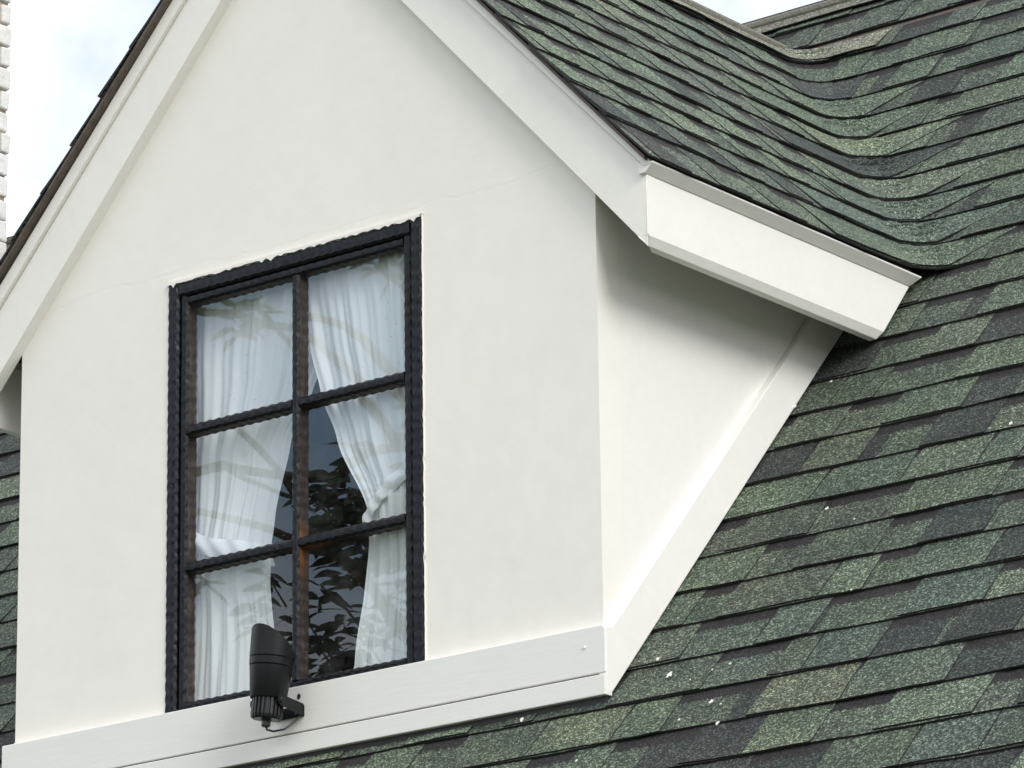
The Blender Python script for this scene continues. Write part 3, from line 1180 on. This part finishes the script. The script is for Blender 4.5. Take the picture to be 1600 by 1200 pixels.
# conical cowl with an oblique mouth that faces the wall
up = (Vector((0, -1, 0)) - AXD * AXD.dot(Vector((0, -1, 0)))).normalized()
qq = AXD.cross(up)
seg = 64


def ring(s_fn, r):
    out = []
    for j in range(seg):
        a = 2 * math.pi * j / seg
        dr = up * math.cos(a) + qq * math.sin(a)
        out.append(at(s_fn(dr)) + dr * r)
    return out


cut = lambda dr: 0.220 + (dr.dot(Vector((-0.12, -0.99, 0)))) * 0.050
prof = [(lambda d: 0.066, 0.046), (lambda d: 0.060, 0.0515), (lambda d: 0.063, 0.0535), (lambda d: 0.152, 0.0625), (lambda d: 0.1535, 0.0605), (lambda d: 0.156, 0.0637),
        (lambda d: 0.176, 0.0647), (lambda d: 0.1775, 0.0625), (lambda d: 0.180, 0.0650), (cut, 0.0660), (lambda d: cut(d) + 0.001, 0.0595), (lambda d: 0.15, 0.0565), (lambda d: 0.145, 0.0)]
rings = [ring(a, b) for a, b in prof]
for A, B in zip(rings, rings[1:]):
    mb.grid([A + [A[0]], B + [B[0]]])
cowl = mb.build('cowl', MLAMP, lamp, smooth=True)
md = cowl.modifiers.new('Edge', 'EDGE_SPLIT')
md.split_angle = R(40)
mb = MB()
mb.tube([at(-0.022), at(-0.018), at(-0.006), at(0.002)], [0.010, 0.0135, 0.0135, 0.018], 8)
mb.build('cable_gland', MLAMP2, lamp)
mb = MB()
mb.tube([at(-0.018), at(-0.030) + Vector((0.006, 0, 0)), at(-0.036) + Vector((0.022, 0.01, 0)), at(-0.030) + Vector((0.045, 0.03, 0)), at(-0.012) + Vector((0.056, 0.05, 0)),
         at(0.006) + Vector((0.055, 0.07, 0)), Vector((-1.07, -0.028, -0.085))], 0.0032, 8)
mb.build('cable', MLAMP2, lamp, smooth=True)
# U bracket: two arms and a wall plate
for sx in (1, -1):
    mb = MB()
    xa = LC.x + 0.006 + sx * 0.051
    pv = Vector((xa, LC.y + 0.0, -0.066))
    zz_ = -0.080
    poly = []
    for j in range(9):
        a = math.pi / 2 + math.pi * j / 8
        poly.append((xa, pv.y + math.cos(a) * 0.0165, pv.z + math.sin(a) * 0.0165))
    poly += [(xa, -0.036, zz_ - 0.018), (xa, -0.0315, zz_ - 0.013), (xa, -0.0315, zz_ + 0.016), (xa, -0.036, zz_ + 0.020)]
    mb.prism(poly, (0.003 * sx, 0, 0))
    mb.build('bracket_arm', MLAMP, lamp, bevel=0.0006)
    mb = MB()
    mb.tube([pv - Vector((0.004 * sx, 0, 0)), pv + Vector((0.0055 * sx, 0, 0)), pv + Vector((0.0065 * sx, 0, 0))], [0.009, 0.009, 0.007], 20)
    mb.tube([pv + Vector((0.006 * sx, 0, 0)), pv + Vector((0.0085 * sx, 0, 0))], 0.0045, 6)
    mb.build('pivot_bolt', MSCREW, lamp)
mb = MB()
mb.box((LC.x - 0.049, -0.0335, -0.097), (LC.x + 0.061, -0.0305, -0.064))
mb.build('wall_plate', MLAMP, lamp, bevel=0.0005)
mb = MB()
mb.tube([(LC.x + 0.036, -0.032, -0.083), (LC.x + 0.036, -0.0385, -0.083)], 0.0075, 6)
mb.build('fixing_screw', MBRASS, lamp)

# odd screw hole and chips on the sill board
mb = MB()
for (x, z, r_) in ((-1.083, -0.036, 0.0075),):
    pts = []
    for j in range(12):
        a = 2 * math.pi * j / 12
        rr = r_ * random.uniform(0.75, 1.15)
        pts.append((x + rr * math.cos(a) * 0.8, -0.0312, z + rr * math.sin(a) * 1.35))
    mb.prism(pts, (0, 0.0015, 0))
mb.build('screw_hole', MSCREW, house)
for (x, z) in ((-0.045, -0.060),):
    mb = MB()
    mb.tube([(x, -0.034 if z > -0.14 else -0.038, z), (x, -0.028, z)], [0.0035, 0.0055], 10)
    mb.build('nail_head', MBOARD, house)


# ------------------------------------------------------------------ tree in front of the house (seen mirrored in the panes)
tree = empty('tree', (-4.2, -4.6, -5.0))
setp(tree, 'broad leafed garden tree mirrored in the dormer window panes', 'tree')
tk = MB()


def limb(pts, r0, r1):
    n = len(pts)
    tk.tube(pts, [r0 + (r1 - r0) * i / (n - 1) for i in range(n)], 10)


limb([(-4.1, -4.75, -5.0), (-4.05, -4.7, -2.5), (-3.98, -4.62, 0.2), (-4.05, -4.56, 1.0), (-4.29, -4.5, 1.41)], 0.13, 0.05)
limb([(-4.29, -4.5, 1.41), (-4.56, -4.43, 1.78), (-4.76, -4.39, 1.99), (-5.01, -4.32, 2.35), (-5.25, -4.2, 2.6)], 0.036, 0.012)
limb([(-4.05, -4.56, 0.9), (-3.55, -4.45, 1.8), (-3.8, -4.42, 2.2), (-4.2, -4.42, 2.36), (-4.42, -4.41, 2.40), (-4.56, -4.38, 2.59), (-4.65, -4.36, 2.67), (-4.77, -4.33, 2.77), (-4.9, -4.3, 2.92), (-5.02, -4.28, 3.08)], 0.045, 0.011)
limb([(-4.2, -4.42, 2.36), (-4.3, -4.4, 2.52), (-4.47, -4.39, 2.66), (-4.58, -4.36, 2.80), (-4.67, -4.34, 2.88), (-4.82, -4.31, 2.95), (-4.98, -4.28, 3.0), (-5.13, -4.25, 3.07), (-5.43, -4.2, 3.14), (-5.87, -4.12, 3.31)], 0.024, 0.016)
limb([(-4.76, -4.39, 1.99), (-4.99, -4.34, 2.06), (-5.12, -4.32, 2.12), (-5.3, -4.29, 2.18), (-5.43, -4.26, 2.25), (-5.75, -4.2, 2.35)], 0.02, 0.014)
limb([(-4.3, -4.43, 2.36), (-4.6, -4.39, 2.37), (-4.73, -4.37, 2.3), (-4.92, -4.34, 2.33), (-5.1, -4.31, 2.37), (-5.32, -4.27, 2.42), (-5.45, -4.25, 2.41), (-5.91, -4.17, 2.4)], 0.02, 0.016)
limb([(-5.32, -4.27, 2.42), (-5.2, -4.29, 2.35), (-4.98, -4.33, 2.25), (-4.8, -4.37, 2.2)], 0.013, 0.009)
tips = [(-5.02, -4.27, 3.1), (-5.11, -4.25, 3.1), (-4.8, -4.36, 2.24), (-4.73, -4.37, 2.31), (-4.65, -4.38, 2.41), (-4.63, -4.39, 2.21), (-4.83, -4.37, 2.13), (-4.7, -4.39, 2.11), (-4.62, -4.41, 2.05), (-4.86, -4.35, 2.3), (-4.82, -4.39, 1.86), (-4.73, -4.41, 1.74), (-4.65, -4.43, 1.62), (-4.83, -4.4, 1.59), (-4.71, -4.43, 1.52), (-4.89, -4.39, 1.7), (-4.62, -4.44, 1.45), (-4.87, -4.4, 1.46), (-5.06, -4.34, 1.89), (-5.13, -4.34, 1.76), (-5.05, -4.37, 1.61), (-5.38, -4.29, 1.94), (-4.43, -4.35, 3.18), (-4.34, -4.37, 3.11), (-4.49, -4.34, 3.22), (-4.3, -4.37, 3.21), (-4.44, -4.43, 2.08), (-4.45, -4.45, 1.81), (-4.52, -4.45, 1.65)]
rnd = random.Random(3)
for k in range(46):
    tips.append((rnd.uniform(-4.95, -4.3), rnd.uniform(-4.9, -4.5), rnd.uniform(1.1, 1.5)))
for k in range(26):
    tips.append((rnd.uniform(-4.85, -4.4), rnd.uniform(-4.9, -4.4), rnd.uniform(1.95, 2.35)))
for k in range(70):
    a = rnd.uniform(0, 6.28)
    rr = rnd.uniform(0.2, 1.3)
    tips.append((-3.3 + rr * math.cos(a), -4.9 + rr * math.sin(a) * 0.6, rnd.uniform(0.6, 3.8)))
for tp in tips:
    b0 = Vector(tp) + Vector((0.10, -0.05, -0.16))
    tk.tube([b0, Vector(tp)], [0.006, 0.004], 5)
tk.build('trunk', MBARK, tree, smooth=True)
lv = MB()
lcol = []


def leaf(base, d, up_, L, W, c):
    d = d.normalized()
    sd_ = d.cross(up_).normalized()
    nrm = sd_.cross(d).normalized()
    pr = [(0, 0), (0.15, 0.5), (0.4, 1.0), (0.65, 0.85), (0.85, 0.45), (1.0, 0.0)]
    i0 = len(lv.v)
    for s_, w in pr:
        droop = -0.28 * L * s_ * s_
        c_ = base + d * (L * s_) + Vector((0, 0, droop))
        lv.v.append(tuple(c_ + sd_ * (w * W / 2) + nrm * 0.12 * W * w))
        lv.v.append(tuple(c_ - nrm * 0.0))
        lv.v.append(tuple(c_ - sd_ * (w * W / 2) + nrm * 0.12 * W * w))
    for r in range(len(pr) - 1):
        for k in (0, 1):
            a = i0 + r * 3 + k
            lv.f.append((a, a + 1, a + 4, a + 3))
            lv.mi.append(0)
            lcol.append(c)


for tp in tips:
    nlf = rnd.randint(9, 14)
    for j in range(nlf):
        a = 2.399 * j + rnd.uniform(-.3, .3)
        el = rnd.uniform(-0.3, 0.7)
        d = Vector((math.cos(a) * math.cos(el), math.sin(a) * math.cos(el), math.sin(el)))
        g_ = rnd.uniform(0.7, 1.3)
        leaf(Vector(tp) + Vector((0, 0, -0.012 * j)), d, (Vector((0.5, 0.6, 0.35)) + Vector((rnd.uniform(-.6, .6), rnd.uniform(-.6, .6), rnd.uniform(-.3, .6)))).normalized(), rnd.uniform(0.09, 0.15), rnd.uniform(0.036, 0.052), (0.045 * g_, 0.075 * g_, 0.03 * g_, 1))
me = bpy.data.meshes.new('crown')
me.from_pydata(lv.v, [], lv.f)
ca = me.color_attributes.new('Col', 'FLOAT_COLOR', 'CORNER')
cc = []
for p in me.polygons:
    cc += list(lcol[p.index]) * len(p.vertices)
ca.data.foreach_set('color', cc)
link('crown', me, MLF, tree)
